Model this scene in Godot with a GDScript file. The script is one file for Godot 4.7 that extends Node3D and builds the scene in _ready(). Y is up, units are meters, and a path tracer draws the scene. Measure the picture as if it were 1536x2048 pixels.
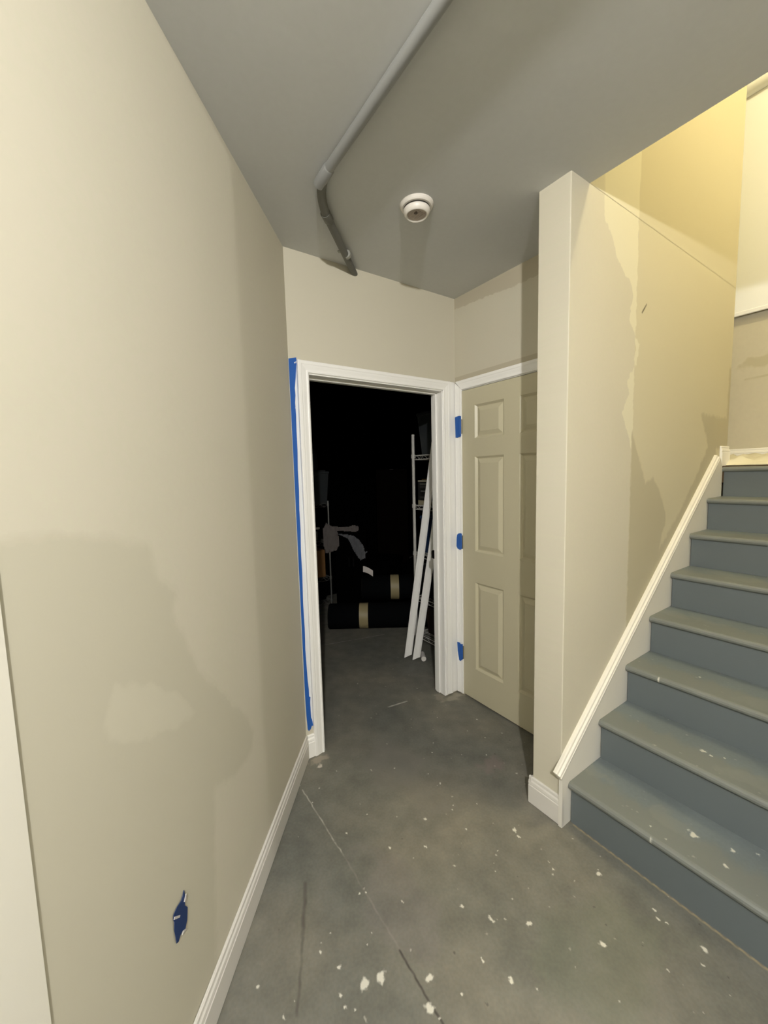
extends Node3D

# ------------------------------------------------------------------ constants
const CEIL := 2.58
const ZW := -1.892        # face of the wall with the open doorway
const XD := 1.857         # face of the wall with the closed six panel door
const ZS := -0.885        # stair side of the stair wall
const XP := 1.462         # end of the stair wall
const RISE := 0.1865
const RUN := 0.2357
const X1 := 1.508         # first riser
const LD := Vector3(0.6157, 0, -0.7880)   # along the left wall, away from the lens
const LN := Vector3(0.7880, 0, 0.6157)    # out of the left wall, into the hall

var M := {}
var rng := RandomNumberGenerator.new()

# ------------------------------------------------------------------ mesh collector
class MB:
	var tv := PackedVector3Array()
	var tg := PackedInt32Array()
	var uvf = null
	func tri(a: Vector3, b: Vector3, c: Vector3, g := -1) -> void:
		tv.append(a); tv.append(b); tv.append(c); tg.append(g)
	func quad(a: Vector3, b: Vector3, c: Vector3, d: Vector3, g := -1) -> void:
		tri(a, b, c, g); tri(a, c, d, g)
	# make the closed piece that begins at triangle number n face outwards (clockwise fronts)
	func close_from(n: int) -> void:
		var vol := 0.0
		var ctr := tv[n * 3]
		for i in range(n, tg.size()):
			vol += (tv[i * 3] - ctr).dot((tv[i * 3 + 1] - ctr).cross(tv[i * 3 + 2] - ctr))
		if vol > 0.0:
			for i in range(n, tg.size()):
				var t := tv[i * 3 + 1]
				tv[i * 3 + 1] = tv[i * 3 + 2]
				tv[i * 3 + 2] = t
	func box(c: Vector3, s: Vector3, bev := 0.0, b := Basis()) -> void:
		var n := tg.size()
		var h := s * 0.5
		if bev <= 0.0:
			var p: Array[Vector3] = []
			for i in 8:
				p.append(c + b * Vector3(h.x * (1 if i & 1 else -1), h.y * (1 if i & 2 else -1), h.z * (1 if i & 4 else -1)))
			quad(p[0], p[2], p[3], p[1]); quad(p[4], p[5], p[7], p[6])
			quad(p[0], p[1], p[5], p[4]); quad(p[2], p[6], p[7], p[3])
			quad(p[0], p[4], p[6], p[2]); quad(p[1], p[3], p[7], p[5])
		else:
			var v := func(sx: int, sy: int, sz: int, ax: int) -> Vector3:
				var q := Vector3(h.x * sx, h.y * sy, h.z * sz)
				for k in 3:
					if k != ax:
						q[k] -= signf(q[k]) * bev
				return c + b * q
			var raw: Array = []
			for ax in 3:
				var u := (ax + 1) % 3
				var w := (ax + 2) % 3
				for sg in [-1, 1]:
					var q: Array[Vector3] = []
					for uv in [[-1, -1], [1, -1], [1, 1], [-1, 1]]:
						var ss := [0, 0, 0]
						ss[ax] = sg; ss[u] = uv[0]; ss[w] = uv[1]
						q.append(v.call(ss[0], ss[1], ss[2], ax))
					raw.append(q)
				for s1 in [-1, 1]:
					for s2 in [-1, 1]:
						var q2: Array[Vector3] = []
						for e in [[-1, u], [1, u], [1, w], [-1, w]]:
							var ss := [0, 0, 0]
							ss[ax] = e[0]; ss[u] = s1; ss[w] = s2
							q2.append(v.call(ss[0], ss[1], ss[2], e[1]))
						raw.append(q2)
			for q in raw:
				_out(q, c)
			for sx in [-1, 1]:
				for sy in [-1, 1]:
					for sz in [-1, 1]:
						_out([v.call(sx, sy, sz, 0), v.call(sx, sy, sz, 1), v.call(sx, sy, sz, 2)], c)
			return
		close_from(n)
	func _out(q: Array, c: Vector3) -> void:
		var nn: Vector3 = (q[1] - q[0]).cross(q[2] - q[0])
		var m: Vector3 = (q[0] + q[1] + q[2]) / 3.0 - c
		var flip := nn.dot(m) > 0.0
		if q.size() == 4:
			if flip: quad(q[0], q[3], q[2], q[1])
			else: quad(q[0], q[1], q[2], q[3])
		else:
			if flip: tri(q[0], q[2], q[1])
			else: tri(q[0], q[1], q[2])
	# flat polygon (2D points in the frame o + u*x + w*y) given the thickness t along nrm
	func slab(pts: PackedVector2Array, o: Vector3, u: Vector3, w: Vector3, nrm: Vector3) -> void:
		var n := tg.size()
		var idx := Geometry2D.triangulate_polygon(pts)
		for k in range(0, idx.size(), 3):
			var a := o + u * pts[idx[k]].x + w * pts[idx[k]].y
			var b := o + u * pts[idx[k + 1]].x + w * pts[idx[k + 1]].y
			var c := o + u * pts[idx[k + 2]].x + w * pts[idx[k + 2]].y
			tri(a, b, c)
			tri(a + nrm, c + nrm, b + nrm)
		var cw := Geometry2D.is_polygon_clockwise(pts)
		# side winding follows that of the first cap
		var i0 := Vector2(pts[idx[1]] - pts[idx[0]]).cross(pts[idx[2]] - pts[idx[0]]) < 0.0
		for k in pts.size():
			var p := pts[k]
			var q := pts[(k + 1) % pts.size()]
			var a := o + u * p.x + w * p.y
			var b := o + u * q.x + w * q.y
			if cw == i0: quad(b, a, a + nrm, b + nrm)
			else: quad(a, b, b + nrm, a + nrm)
		close_from(n)
	# profile (w, t) swept from p0 to p1; u = direction of w, nr = direction of t; m0, m1 = mitre slopes
	func strip(prof: Array, p0: Vector3, p1: Vector3, u: Vector3, nr: Vector3, m0 := 0.0, m1 := 0.0, sm := -1) -> void:
		var n := tg.size()
		var d := (p1 - p0).normalized()
		var a: Array[Vector3] = []
		var b: Array[Vector3] = []
		var p2 := PackedVector2Array()
		for q: Vector2 in prof:
			a.append(p0 + u * q.x + nr * q.y + d * (m0 * q.x))
			b.append(p1 + u * q.x + nr * q.y - d * (m1 * q.x))
			p2.append(q)
		var k := prof.size()
		var cw := Geometry2D.is_polygon_clockwise(p2)
		for i in k:
			var j := (i + 1) % k
			quad(a[i], a[j], b[j], b[i], sm)
		var idx := Geometry2D.triangulate_polygon(p2)
		for i in range(0, idx.size(), 3):
			var e := p2[idx[i + 1]] - p2[idx[i]]
			var c2 := e.cross(p2[idx[i + 2]] - p2[idx[i]]) < 0.0
			if c2 == cw:
				tri(a[idx[i]], a[idx[i + 2]], a[idx[i + 1]]); tri(b[idx[i]], b[idx[i + 1]], b[idx[i + 2]])
			else:
				tri(a[idx[i]], a[idx[i + 1]], a[idx[i + 2]]); tri(b[idx[i]], b[idx[i + 2]], b[idx[i + 1]])
		close_from(n)
	func tube(path: Array, r, seg := 12, sm := 1, caps := true) -> void:
		var n := tg.size()
		var rings: Array = []
		var prev := Vector3.ZERO
		for i in path.size():
			var d: Vector3
			if i == 0: d = path[1] - path[0]
			elif i == path.size() - 1: d = path[i] - path[i - 1]
			else: d = (path[i + 1] - path[i]).normalized() + (path[i] - path[i - 1]).normalized()
			d = d.normalized()
			if prev == Vector3.ZERO:
				prev = d.cross(Vector3.UP if absf(d.y) < 0.9 else Vector3.RIGHT)
			prev = (prev - d * prev.dot(d)).normalized()
			var w := d.cross(prev)
			var rr: float = r[i] if r is Array else r
			var ring: Array[Vector3] = []
			for k in seg:
				var an := TAU * k / seg
				ring.append(path[i] + (prev * cos(an) + w * sin(an)) * rr)
			rings.append(ring)
		for i in path.size() - 1:
			for k in seg:
				var l := (k + 1) % seg
				quad(rings[i][k], rings[i][l], rings[i + 1][l], rings[i + 1][k], sm)
		if caps:
			for k in range(1, seg - 1):
				tri(rings[0][0], rings[0][k + 1], rings[0][k])
				tri(rings[-1][0], rings[-1][k], rings[-1][k + 1])
		close_from(n)
	# profile of (radius, height) turned about the axis
	func lathe(prof: Array, o: Vector3, seg := 32, b := Basis(), sm := 1) -> void:
		var n := tg.size()
		for i in prof.size() - 1:
			var p: Vector2 = prof[i]
			var q: Vector2 = prof[i + 1]
			for k in seg:
				var a0 := TAU * k / seg
				var a1 := TAU * (k + 1) / seg
				if k == seg - 1: a1 = 0.0
				var A := o + b * Vector3(p.x * cos(a0), p.y, p.x * sin(a0))
				var B := o + b * Vector3(p.x * cos(a1), p.y, p.x * sin(a1))
				var C := o + b * Vector3(q.x * cos(a1), q.y, q.x * sin(a1))
				var D := o + b * Vector3(q.x * cos(a0), q.y, q.x * sin(a0))
				if p.x > 1e-6: tri(A, B, C, sm + i if sm >= 100 else sm)
				if q.x > 1e-6: tri(A, C, D, sm + i if sm >= 100 else sm)
		close_from(n)
	func commit() -> ArrayMesh:
		var st := SurfaceTool.new()
		st.begin(Mesh.PRIMITIVE_TRIANGLES)
		for i in tg.size():
			var a := tv[i * 3]
			var b := tv[i * 3 + 1]
			var c := tv[i * 3 + 2]
			if (b - a).cross(c - a).length_squared() < 1e-18:
				continue
			st.set_smooth_group(0xFFFFFFFF if tg[i] < 0 else tg[i])
			var nn := (c - a).cross(b - a)
			for k in 3:
				var p := tv[i * 3 + k]
				if uvf != null:
					st.set_uv(uvf.call(p, nn))
				else:
					var an := nn.abs()
					if an.y >= an.x and an.y >= an.z: st.set_uv(Vector2(p.x, p.z))
					elif an.x >= an.z: st.set_uv(Vector2(p.z, -p.y))
					else: st.set_uv(Vector2(p.x, -p.y))
				st.add_vertex(p)
		st.generate_normals()
		return st.commit()

# ------------------------------------------------------------------ scene helpers
func build(mb: MB, called: String, mat: Material, parent: Node = self) -> MeshInstance3D:
	var mi := MeshInstance3D.new()
	mi.name = called
	mi.mesh = mb.commit()
	mi.material_override = mat
	parent.add_child(mi, true)
	return mi

func struct(o: Node3D, label := "", category := "") -> Node3D:
	o.set_meta("kind", "structure")
	if label: o.set_meta("label", label)
	if category: o.set_meta("category", category)
	return o

func tag(o: Node3D, label: String, category: String, group := "") -> Node3D:
	o.set_meta("label", label); o.set_meta("category", category)
	if group: o.set_meta("group", group)
	return o

func thing(called: String, label: String, category: String, at := Vector3.ZERO, group := "") -> Node3D:
	var o := Node3D.new()
	o.name = called
	o.position = at
	add_child(o, true)
	if label: tag(o, label, category, group)
	return o

func frame_node(called: String, at := Vector3.ZERO) -> Node3D:
	var o := thing(called, "", "", at)
	return struct(o)

func V3(x: float, y: float, z: float) -> Vector3: return Vector3(x, y, z)

func pts2(s: String) -> PackedVector2Array:
	var r := PackedVector2Array()
	for t in s.split(" ", false):
		var k := t.split(",")
		r.append(Vector2(k[0].to_float(), k[1].to_float()))
	return r

func mat(c: Color, rough := 0.6, metal := 0.0, spec := 0.5) -> StandardMaterial3D:
	var m := StandardMaterial3D.new()
	m.albedo_color = c
	m.roughness = rough
	m.metallic = metal
	m.metallic_specular = spec
	return m

func noise(sd: int, freq: float, oct := 4) -> FastNoiseLite:
	var n := FastNoiseLite.new()
	n.seed = sd
	n.noise_type = FastNoiseLite.TYPE_SIMPLEX_SMOOTH
	n.frequency = freq
	n.fractal_octaves = oct
	return n

# polygon in pixels, its outline roughened by noise, soft over `soft` pixels
func paint_poly(img: Image, pts: PackedVector2Array, col: Color, jit := 0.0, soft := 0.0, sd := 1, alpha := 1.0) -> void:
	var n := noise(sd, 0.05, 3)
	var lo := pts[0]
	var hi := pts[0]
	for p in pts:
		lo = lo.min(p); hi = hi.max(p)
	for y in range(maxi(0, int(lo.y - jit - soft)), mini(img.get_height(), int(hi.y + jit + soft) + 1)):
		for x in range(maxi(0, int(lo.x - jit - soft)), mini(img.get_width(), int(hi.x + jit + soft) + 1)):
			var q := Vector2(x, y)
			if jit > 0.0:
				q += Vector2(n.get_noise_2d(x, y), n.get_noise_2d(x + 500.0, y)) * jit
			var a := 0.0
			if soft <= 0.0:
				a = 1.0 if Geometry2D.is_point_in_polygon(q, pts) else 0.0
			else:
				for k in 8:
					var an := TAU * k / 8.0
					if Geometry2D.is_point_in_polygon(q + Vector2(cos(an), sin(an)) * soft * (0.35 + 0.65 * (k & 1)), pts): a += 0.125
			if a > 0.0:
				img.set_pixel(x, y, img.get_pixel(x, y).lerp(col, a * alpha))

func blot(img: Image, c: Vector2, r: float, stretch: Vector2, col: Color, sd: int, alpha := 1.0) -> void:
	var n := noise(sd, 0.5 / maxf(r, 1.0), 3)
	var R := int(r * maxf(stretch.x, stretch.y) * 1.8) + 2
	for y in range(int(c.y) - R, int(c.y) + R + 1):
		for x in range(int(c.x) - R, int(c.x) + R + 1):
			if x < 0 or y < 0 or x >= img.get_width() or y >= img.get_height(): continue
			var d := (Vector2(x, y) - c) / stretch
			var l := d.length() / r + n.get_noise_2d(x, y) * 0.9
			var a := clampf((1.0 - l) * 2.2, 0.0, 1.0) * alpha
			if a > 0.0: img.set_pixel(x, y, img.get_pixel(x, y).lerp(col, a))

func streak(img: Image, a: Vector2, b: Vector2, w: float, col: Color, sd: int, alpha := 1.0) -> void:
	var n := noise(sd, 0.04, 3)
	var L := int(a.distance_to(b))
	for i in L:
		var t := float(i) / L
		var p := a.lerp(b, t) + Vector2(n.get_noise_1d(i) * 1.8, 0)
		var al := alpha * clampf(0.65 + 0.7 * n.get_noise_1d(i + 900.0), 0.0, 1.0)
		var R := int(w) + 1
		for dy in range(-R, R + 1):
			for dx in range(-R, R + 1):
				var x := int(p.x) + dx
				var y := int(p.y) + dy
				if x < 0 or y < 0 or x >= img.get_width() or y >= img.get_height(): continue
				var f := clampf(1.0 - (Vector2(x, y) - p).length() / (w + 0.5), 0.0, 1.0)
				if f > 0.0: img.set_pixel(x, y, img.get_pixel(x, y).lerp(col, f * al))

func tex_mat(img: Image, rough: float, spec := 0.5) -> StandardMaterial3D:
	img.generate_mipmaps()
	var m := mat(Color.WHITE, rough, 0.0, spec)
	m.albedo_texture = ImageTexture.create_from_image(img)
	return m

# base colour with a soft mottle (paint laid on by roller)
func painted(w: int, h: int, c: Color, amp: float, sd: int) -> Image:
	var img := Image.create(w, h, false, Image.FORMAT_RGB8)
	var n1 := noise(sd, 0.006, 3)
	var n2 := noise(sd + 1, 0.12, 2)
	for y in h:
		for x in w:
			var k := 1.0 + amp * (n1.get_noise_2d(x, y) + 0.5 * n2.get_noise_2d(x, y))
			img.set_pixel(x, y, Color(c.r * k, c.g * k, c.b * k))
	return img

# ------------------------------------------------------------------ lights that the place has
const WALL := Color(0.800, 0.778, 0.706)
const TRIM := Color(0.960, 0.955, 0.940)

func _ready() -> void:
	rng.seed = 77
	camera_and_light()
	materials()
	shell()
	stairs()
	doors()
	baseboards()
	hall_things()
	storage()

func camera_and_light() -> void:
	var cam := Camera3D.new()
	cam.name = "camera"
	cam.transform = Transform3D(Basis(V3(0.82617, -0.02625, 0.56281), V3(0.07535, 0.99509, -0.06419), V3(-0.55836, 0.09544, 0.82409)), V3(0, 1.5, 0))
	cam.fov = 104.4
	cam.near = 0.05
	add_child(cam)
	cam.current = true
	var we := WorldEnvironment.new()
	we.name = "environment"
	var e := Environment.new()
	e.background_mode = Environment.BG_COLOR
	e.background_color = Color(0, 0, 0)
	e.tonemap_mode = Environment.TONE_MAPPER_LINEAR
	e.tonemap_exposure = 1.0
	e.sdfgi_enabled = true
	e.ssao_enabled = true
	e.ssil_enabled = true
	we.environment = e
	add_child(we)
	# bare bulb on a porcelain holder, behind and above the photographer
	bulb_fixture(V3(-0.45, CEIL, 0.80), Color(1.0, 0.99, 0.975), 5.1, 0.185, "white bare bulb in a porcelain ceiling holder in the hall")
	# second bulb over the large room to the right of the stairs
	bulb_fixture(V3(2.9, CEIL, 2.25), Color(1.0, 0.99, 0.972), 1.8, 0.185, "white bare bulb in a porcelain ceiling holder in the large room")
	# warm bulb high above the landing
	bulb_fixture(V3(2.4, 5.1, 0.5), Color(1.0, 0.93, 0.73), 3.8, 0.24, "warm frosted globe lamp in a porcelain ceiling holder above the stairs", 0.11)

func bulb_fixture(at: Vector3, col: Color, energy: float, drop: float, label: String, rad := 0.03) -> void:
	var t := thing("ceiling_bulb", label, "light bulb", at)
	var h := MB.new()
	h.lathe([Vector2(0, 0), Vector2(0.056, 0), Vector2(0.056, -0.012), Vector2(0.036, -0.03), Vector2(0.028, -0.06), Vector2(0.024, -0.075), Vector2(0, -0.075)], Vector3.ZERO, 28)
	build(h, "bulb_holder", mat(Color(0.9, 0.89, 0.86), 0.3), t)
	var b := MB.new()
	var pr: Array = [Vector2(0, -0.076), Vector2(0.014, -0.076), Vector2(0.016, -0.1)]
	for k in 13:
		var a := -0.9 + (PI * 0.5 + 0.9) * k / 12.0
		pr.append(Vector2(maxf(rad * cos(a), 0.0), -drop + 0.012 - rad * sin(a)))
	b.lathe(pr, Vector3.ZERO, 24)
	var gm := mat(Color(1, 1, 1), 0.4)
	gm.emission_enabled = true
	gm.emission = col
	gm.emission_energy_multiplier = 2.0
	build(b, "bulb", gm, t)
	var l := OmniLight3D.new()
	l.name = "bulb_light"
	l.light_color = col
	l.light_energy = energy
	l.light_size = rad * 0.93
	l.omni_range = 14.0
	l.omni_attenuation = 2.0
	l.shadow_enabled = true
	l.position = V3(0, -drop + 0.012, 0)
	t.add_child(l)

# ------------------------------------------------------------------ materials
func materials() -> void:
	M.wall = mat(WALL, 0.62, 0, 0.35)
	M.trim = mat(TRIM, 0.42)
	M.base = mat(Color(0.845, 0.832, 0.805), 0.45)  # greyer than the other trim, shade on the left baseboard put into it
	M.trim_old = mat(Color(0.875, 0.862, 0.825), 0.45)
	M.ceiling = tex_mat(painted(256, 256, Color(0.80, 0.805, 0.80), 0.012, 5), 0.9, 0.2)
	M.doorpaint = mat(Color(0.765, 0.738, 0.630), 0.38)
	M.tape = mat(Color(0.10, 0.34, 0.66), 0.6)
	M.pipe = mat(Color(0.55, 0.555, 0.55), 0.32)
	M.pipe_dark = mat(Color(0.40, 0.40, 0.375), 0.6)
	M.plastic = mat(Color(0.90, 0.88, 0.85), 0.38)
	M.dark = mat(Color(0.03, 0.03, 0.03), 0.7)
	M.black_wall = mat(Color(0.02, 0.02, 0.02), 0.95, 0, 0.1)  # near black, the storage room's lack of light put into its colour
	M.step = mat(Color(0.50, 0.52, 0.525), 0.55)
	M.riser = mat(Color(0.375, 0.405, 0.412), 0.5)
	M.chrome = mat(Color(0.62, 0.62, 0.60), 0.35, 0.7)
	M.white_metal = mat(Color(0.80, 0.79, 0.76), 0.4)
	M.foam = mat(Color(0.045, 0.05, 0.056), 0.9, 0, 0.1)
	M.strap = mat(Color(0.62, 0.57, 0.42), 0.5)
	M.cloth = mat(Color(0.41, 0.385, 0.37), 0.9)
	M.card = mat(Color(0.50, 0.36, 0.20), 0.85)
	M.bin = mat(Color(0.22, 0.235, 0.24), 0.5)
	M.blue_bin = mat(Color(0.10, 0.20, 0.34), 0.4)
	# floor: sealed grey concrete, 4 m square sheet of texture
	var S := 1600
	var n1 := noise(11, 0.0035, 5)
	var n2 := noise(12, 0.02, 4)
	var n3 := noise(13, 0.18, 2)
	var a1 := n1.get_image(S, S, false, false, false).get_data()
	var a2 := n2.get_image(S, S, false, false, false).get_data()
	var a3 := n3.get_image(S, S, false, false, false).get_data()
	var buf := PackedByteArray()
	buf.resize(S * S * 3)
	for i in S * S:
		var k := 0.87 + 0.00100 * a1[i] + 0.0008 * (a2[i] - 128) + 0.00035 * (a3[i] - 128)
		var tint := (a2[(i * 7 + 313) % (S * S)] - 128) * 0.0001 + (a1[i] - 128) * 0.00025
		buf[i * 3] = int(clampf(112.0 * k * (1.0 + tint), 0, 255))
		buf[i * 3 + 1] = int(clampf(110.5 * k, 0, 255))
		buf[i * 3 + 2] = int(clampf(101.0 * k * (1.0 - tint), 0, 255))
	var img := Image.create_from_data(S, S, false, Image.FORMAT_RGB8, buf)
	var P := func(x: float, z: float) -> Vector2: return Vector2((x + 0.6) / 4.0 * S, (z + 4.0) / 4.0 * S)
	var pale := Color(0.86, 0.85, 0.80)
	# pale dusty areas and a damp greenish patch
	blot(img, P.call(1.15, -0.55), 60, Vector2(1.6, 1), Color(0.42, 0.45, 0.37), 31, 0.22)
	blot(img, P.call(0.72, -1.05), 60, Vector2(0.9, 1.6), Color(0.52, 0.48, 0.48), 32, 0.16)
	blot(img, P.call(1.1, -1.5), 80, Vector2(1.2, 1.2), Color(0.46, 0.45, 0.42), 33, 0.5)
	blot(img, P.call(1.5, -1.3), 30, Vector2(1, 1), Color(0.54, 0.47, 0.46), 37, 0.4)
	blot(img, P.call(1.78, -1.85), 17, Vector2(2.2, 0.9), Color(0.66, 0.63, 0.56), 34, 0.6)
	blot(img, P.call(1.70, -1.90), 14, Vector2(1.0, 1.6), Color(0.60, 0.57, 0.51), 38, 0.5)
	blot(img, P.call(0.80, -1.85), 12, Vector2(2.6, 0.8), Color(0.64, 0.60, 0.54), 35, 0.6)
	blot(img, P.call(0.775, -1.80), 6, Vector2(1.2, 0.8), Color(0.82, 0.78, 0.74), 39, 0.8)
	for k in 24:
		streak(img, P.call(1.501, -0.85 + 0.03 * k), P.call(1.501, -0.82 + 0.03 * k), 2.0, Color(0.66, 0.60, 0.47), 36, 0.8)
	# the saw-cut joint, pale with filler at its far end, open and dark near the lens, and a scuff beside it
	streak(img, P.call(0.640, -1.71), P.call(0.642, -1.30), 1.2, pale, 40, 0.5)
	streak(img, P.call(0.642, -1.30), P.call(0.637, -0.92), 1.5, Color(0.55, 0.53, 0.50), 41, 0.4)
	streak(img, P.call(0.636, -0.92), P.call(0.630, -0.60), 1.3, Color(0.24, 0.23, 0.21), 42, 0.8)
	streak(img, P.call(0.476, -1.29), P.call(0.40, -1.13), 3.0, Color(0.32, 0.31, 0.28), 43, 0.45)
	streak(img, P.call(0.40, -1.13), P.call(0.31, -0.96), 2.0, Color(0.32, 0.31, 0.28), 44, 0.45)
	streak(img, P.call(1.43, -3.14), P.call(2.0, -3.0), 1.5, pale, 45, 0.5)
	streak(img, P.call(1.36, -2.02), P.call(1.50, -2.0), 3, pale, 46, 0.5)
	# paint drips
	var drips := pts3("1.16,-1.22,7 1.01,-1.24,7 0.70,-1.38,4 0.93,-1.14,5 0.81,-1.22,4 1.12,-1.10,4 1.28,-0.98,7 1.27,-0.95,5 0.82,-1.41,4 0.71,-1.67,3 0.83,-1.72,3 0.94,-0.81,8 1.03,-0.73,7 0.89,-0.90,7 0.73,-1.03,4 0.55,-0.90,11 0.50,-0.91,12 0.67,-0.81,10 0.62,-0.76,12 0.43,-1.06,5 0.46,-0.99,5 0.43,-0.93,5 0.43,-0.90,4 0.45,-0.88,4 0.72,-0.73,5 0.24,-1.09,6 0.83,-0.75,5 0.86,-0.67,6 1.17,-0.56,7 1.41,-0.37,9 1.36,-0.36,4 1.38,-0.68,8 1.39,-0.49,5 1.40,-0.47,4 1.26,-0.79,4 1.05,-0.81,4 0.62,-1.14,4 0.64,-1.13,3 0.48,-1.09,3 0.59,-1.01,3 1.63,-1.45,4 1.53,-1.35,3 1.20,-1.35,4 1.41,-0.51,4 0.64,-1.74,3 1.15,-0.96,3 1.08,-1.56,4 1.18,-1.35,3 0.28,-0.98,4")
	for q in drips:
		blot(img, P.call(q.x, q.y), q.z * 0.48, Vector2(rng.randf_range(0.6, 1.2), rng.randf_range(0.7, 1.5)), pale, 100 + int(q.x * 911 + q.y * 377) % 500, 0.9)
	for i in 210:
		var q: Vector2 = P.call(rng.randf_range(0.2, 2.0), rng.randf_range(-2.6, -0.2))
		blot(img, q, rng.randf_range(0.7, 1.9), Vector2(rng.randf_range(0.7, 1.3), rng.randf_range(0.7, 1.6)), pale, 700 + i, rng.randf_range(0.3, 0.9))
	for i in 60:
		var q: Vector2 = P.call(rng.randf_range(0.2, 2.0), rng.randf_range(-2.6, -0.2))
		blot(img, q, rng.randf_range(0.8, 2.0), Vector2(1, 1), Color(0.28, 0.27, 0.25), 1700 + i, 0.6)
	M.floor = tex_mat(img, 0.62, 0.4)
	# left wall: beige, a darker area reaching the floor and a paler patch in it, s -1.5..2.5 along, 2.58 m high
	var W := 1240
	var H := 800
	img = painted(W, H, WALL, 0.006, 21)
	var L := func(s: String) -> PackedVector2Array:
		var r := PackedVector2Array()
		for q in pts2(s): r.append(Vector2((q.x + 1.5) / 4.0 * W, (CEIL - q.y) / CEIL * H))
		return r
	paint_poly(img, L.call("0.4,1.425 0.564,1.419 0.636,1.410 0.714,1.394 0.827,1.358 0.834,1.323 0.847,1.274 0.895,1.242 0.918,1.216 0.890,1.207 0.886,1.172 0.930,1.103 0.957,1.044 0.997,0.969 1.111,0.842 1.238,0.700 1.300,0.594 1.279,0.543 1.176,0.549 1.019,0.621 0.995,0.45 0.97,0.22 0.95,-0.1 0.4,-0.1"), Color(WALL.r * 0.955, WALL.g * 0.953, WALL.b * 0.945), 3, 4, 3)
	paint_poly(img, L.call("0.692,1.115 0.751,1.077 0.804,1.050 0.901,0.968 0.955,0.887 0.861,0.903 0.774,0.945 0.672,1.004 0.660,1.059"), Color(WALL.r * 0.99, WALL.g * 0.99, WALL.b * 0.985), 3, 3, 4)
	M.wall_left = tex_mat(img, 0.6, 0.35)
	# stair wall: x 1.44..3.30, y 0..5.1
	W = 744; H = 1024
	img = painted(W, H, WALL, 0.008, 22)
	var Q := func(s: String) -> PackedVector2Array:
		var r := PackedVector2Array()
		for q in pts2(s): r.append(Vector2((q.x - 1.44) / 1.86 * W, (3.0 - q.y) / 3.0 * H))
		return r
	var older := Color(WALL.r * 1.0, WALL.g * 0.995, WALL.b * 0.95)
	var stale := Color(WALL.r * 0.905, WALL.g * 0.895, WALL.b * 0.845)
	var filler := Color(WALL.r * 1.07, WALL.g * 1.075, WALL.b * 1.06)
	paint_poly(img, Q.call("1.99,-0.1 1.985,3.1 3.40,3.1 3.40,-0.1"), older, 2, 1, 5)
	paint_poly(img, Q.call("1.702,2.70 1.695,2.484 1.752,2.454 1.797,2.380 1.855,2.335 1.933,2.303 1.950,2.254 1.925,2.144 1.994,2.092 2.026,2.054 2.016,1.997 1.986,1.938 1.976,1.945 1.929,1.888 1.946,1.826 1.884,1.743 1.919,1.690 1.961,1.625 1.985,1.580 1.99,1.696 1.988,2.031 1.984,2.70"), filler, 5, 1, 6)
	paint_poly(img, Q.call("1.986,1.671 2.02,1.60 2.093,1.50 2.135,1.42 2.213,1.452 2.292,1.387 2.375,1.27 2.385,1.201 2.345,1.155 2.320,1.08 2.28,0.99 1.99,0.70"), stale, 3, 3, 7)
	paint_poly(img, Q.call("2.963,1.650 2.799,1.467 2.575,1.263 2.30,1.06 2.0,0.80 1.99,0.6 2.6,1.05 3.1,1.45 3.06,1.62"), stale, 5, 5, 8)
	paint_poly(img, Q.call("2.789,1.795 3.225,1.794 3.230,2.10 3.27,2.10 3.30,1.60 3.064,1.608 3.025,1.46 2.919,1.64 2.83,1.76"), stale, 4, 4, 9)
	streak(img, Q.call("2.085,2.245")[0], Q.call("2.040,2.198")[0], 1.6, Color(0.35, 0.32, 0.26), 60, 0.9)
	M.wall_stair = tex_mat(img, 0.6, 0.35)
	# wall over the closed door: the ceiling colour lapped down over its top
	img = painted(512, 256, WALL.darkened(0.02), 0.006, 23)
	paint_poly(img, PackedVector2Array([Vector2(-9, -9), Vector2(521, -9), Vector2(521, 62), Vector2(420, 58), Vector2(330, 52), Vector2(230, 50), Vector2(120, 40), Vector2(-9, 34)]), Color(0.72, 0.69, 0.61), 4, 1.5, 10)
	M.wall_door = tex_mat(img, 0.6, 0.35)
	# back wall of the landing: a few darker marks, the top one along the blind hem
	img = painted(512, 256, WALL.darkened(0.01), 0.02, 24)
	blot(img, Vector2(255, 90), 14, Vector2(1.6, 0.7), stale, 61, 0.8)
	blot(img, Vector2(275, 20), 9, Vector2(2.6, 0.5), stale, 62, 0.8)
	streak(img, Vector2(235, 112), Vector2(275, 110), 1.5, stale, 63, 0.8)
	M.wall_back = tex_mat(img, 0.6, 0.35)
	# treads: one row of the sheet for each, light on the front and nosing shade behind painted in, with filler dust and drips
	W = 512; H = 1024
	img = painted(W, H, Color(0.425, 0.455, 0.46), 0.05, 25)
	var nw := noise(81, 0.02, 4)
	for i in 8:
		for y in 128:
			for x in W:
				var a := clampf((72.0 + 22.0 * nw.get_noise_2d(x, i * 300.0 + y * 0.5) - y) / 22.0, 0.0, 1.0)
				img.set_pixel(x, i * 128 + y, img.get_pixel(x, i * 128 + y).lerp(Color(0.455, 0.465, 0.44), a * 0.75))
		for k in 26:
			blot(img, Vector2(rng.randf_range(0, W), i * 128 + rng.randf_range(6, 122)), rng.randf_range(0.8, 2.4), Vector2(rng.randf_range(0.8, 1.8), rng.randf_range(0.6, 1.2)), Color(0.66, 0.66, 0.62), 2000 + i * 40 + k, rng.randf_range(0.2, 0.6))
		for k in 3:
			blot(img, Vector2(rng.randf_range(0, W), i * 128 + rng.randf_range(30, 80)), rng.randf_range(20, 34), Vector2(2.0, 0.8), Color(0.49, 0.50, 0.475), 2600 + i * 10 + k, 0.5)
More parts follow.
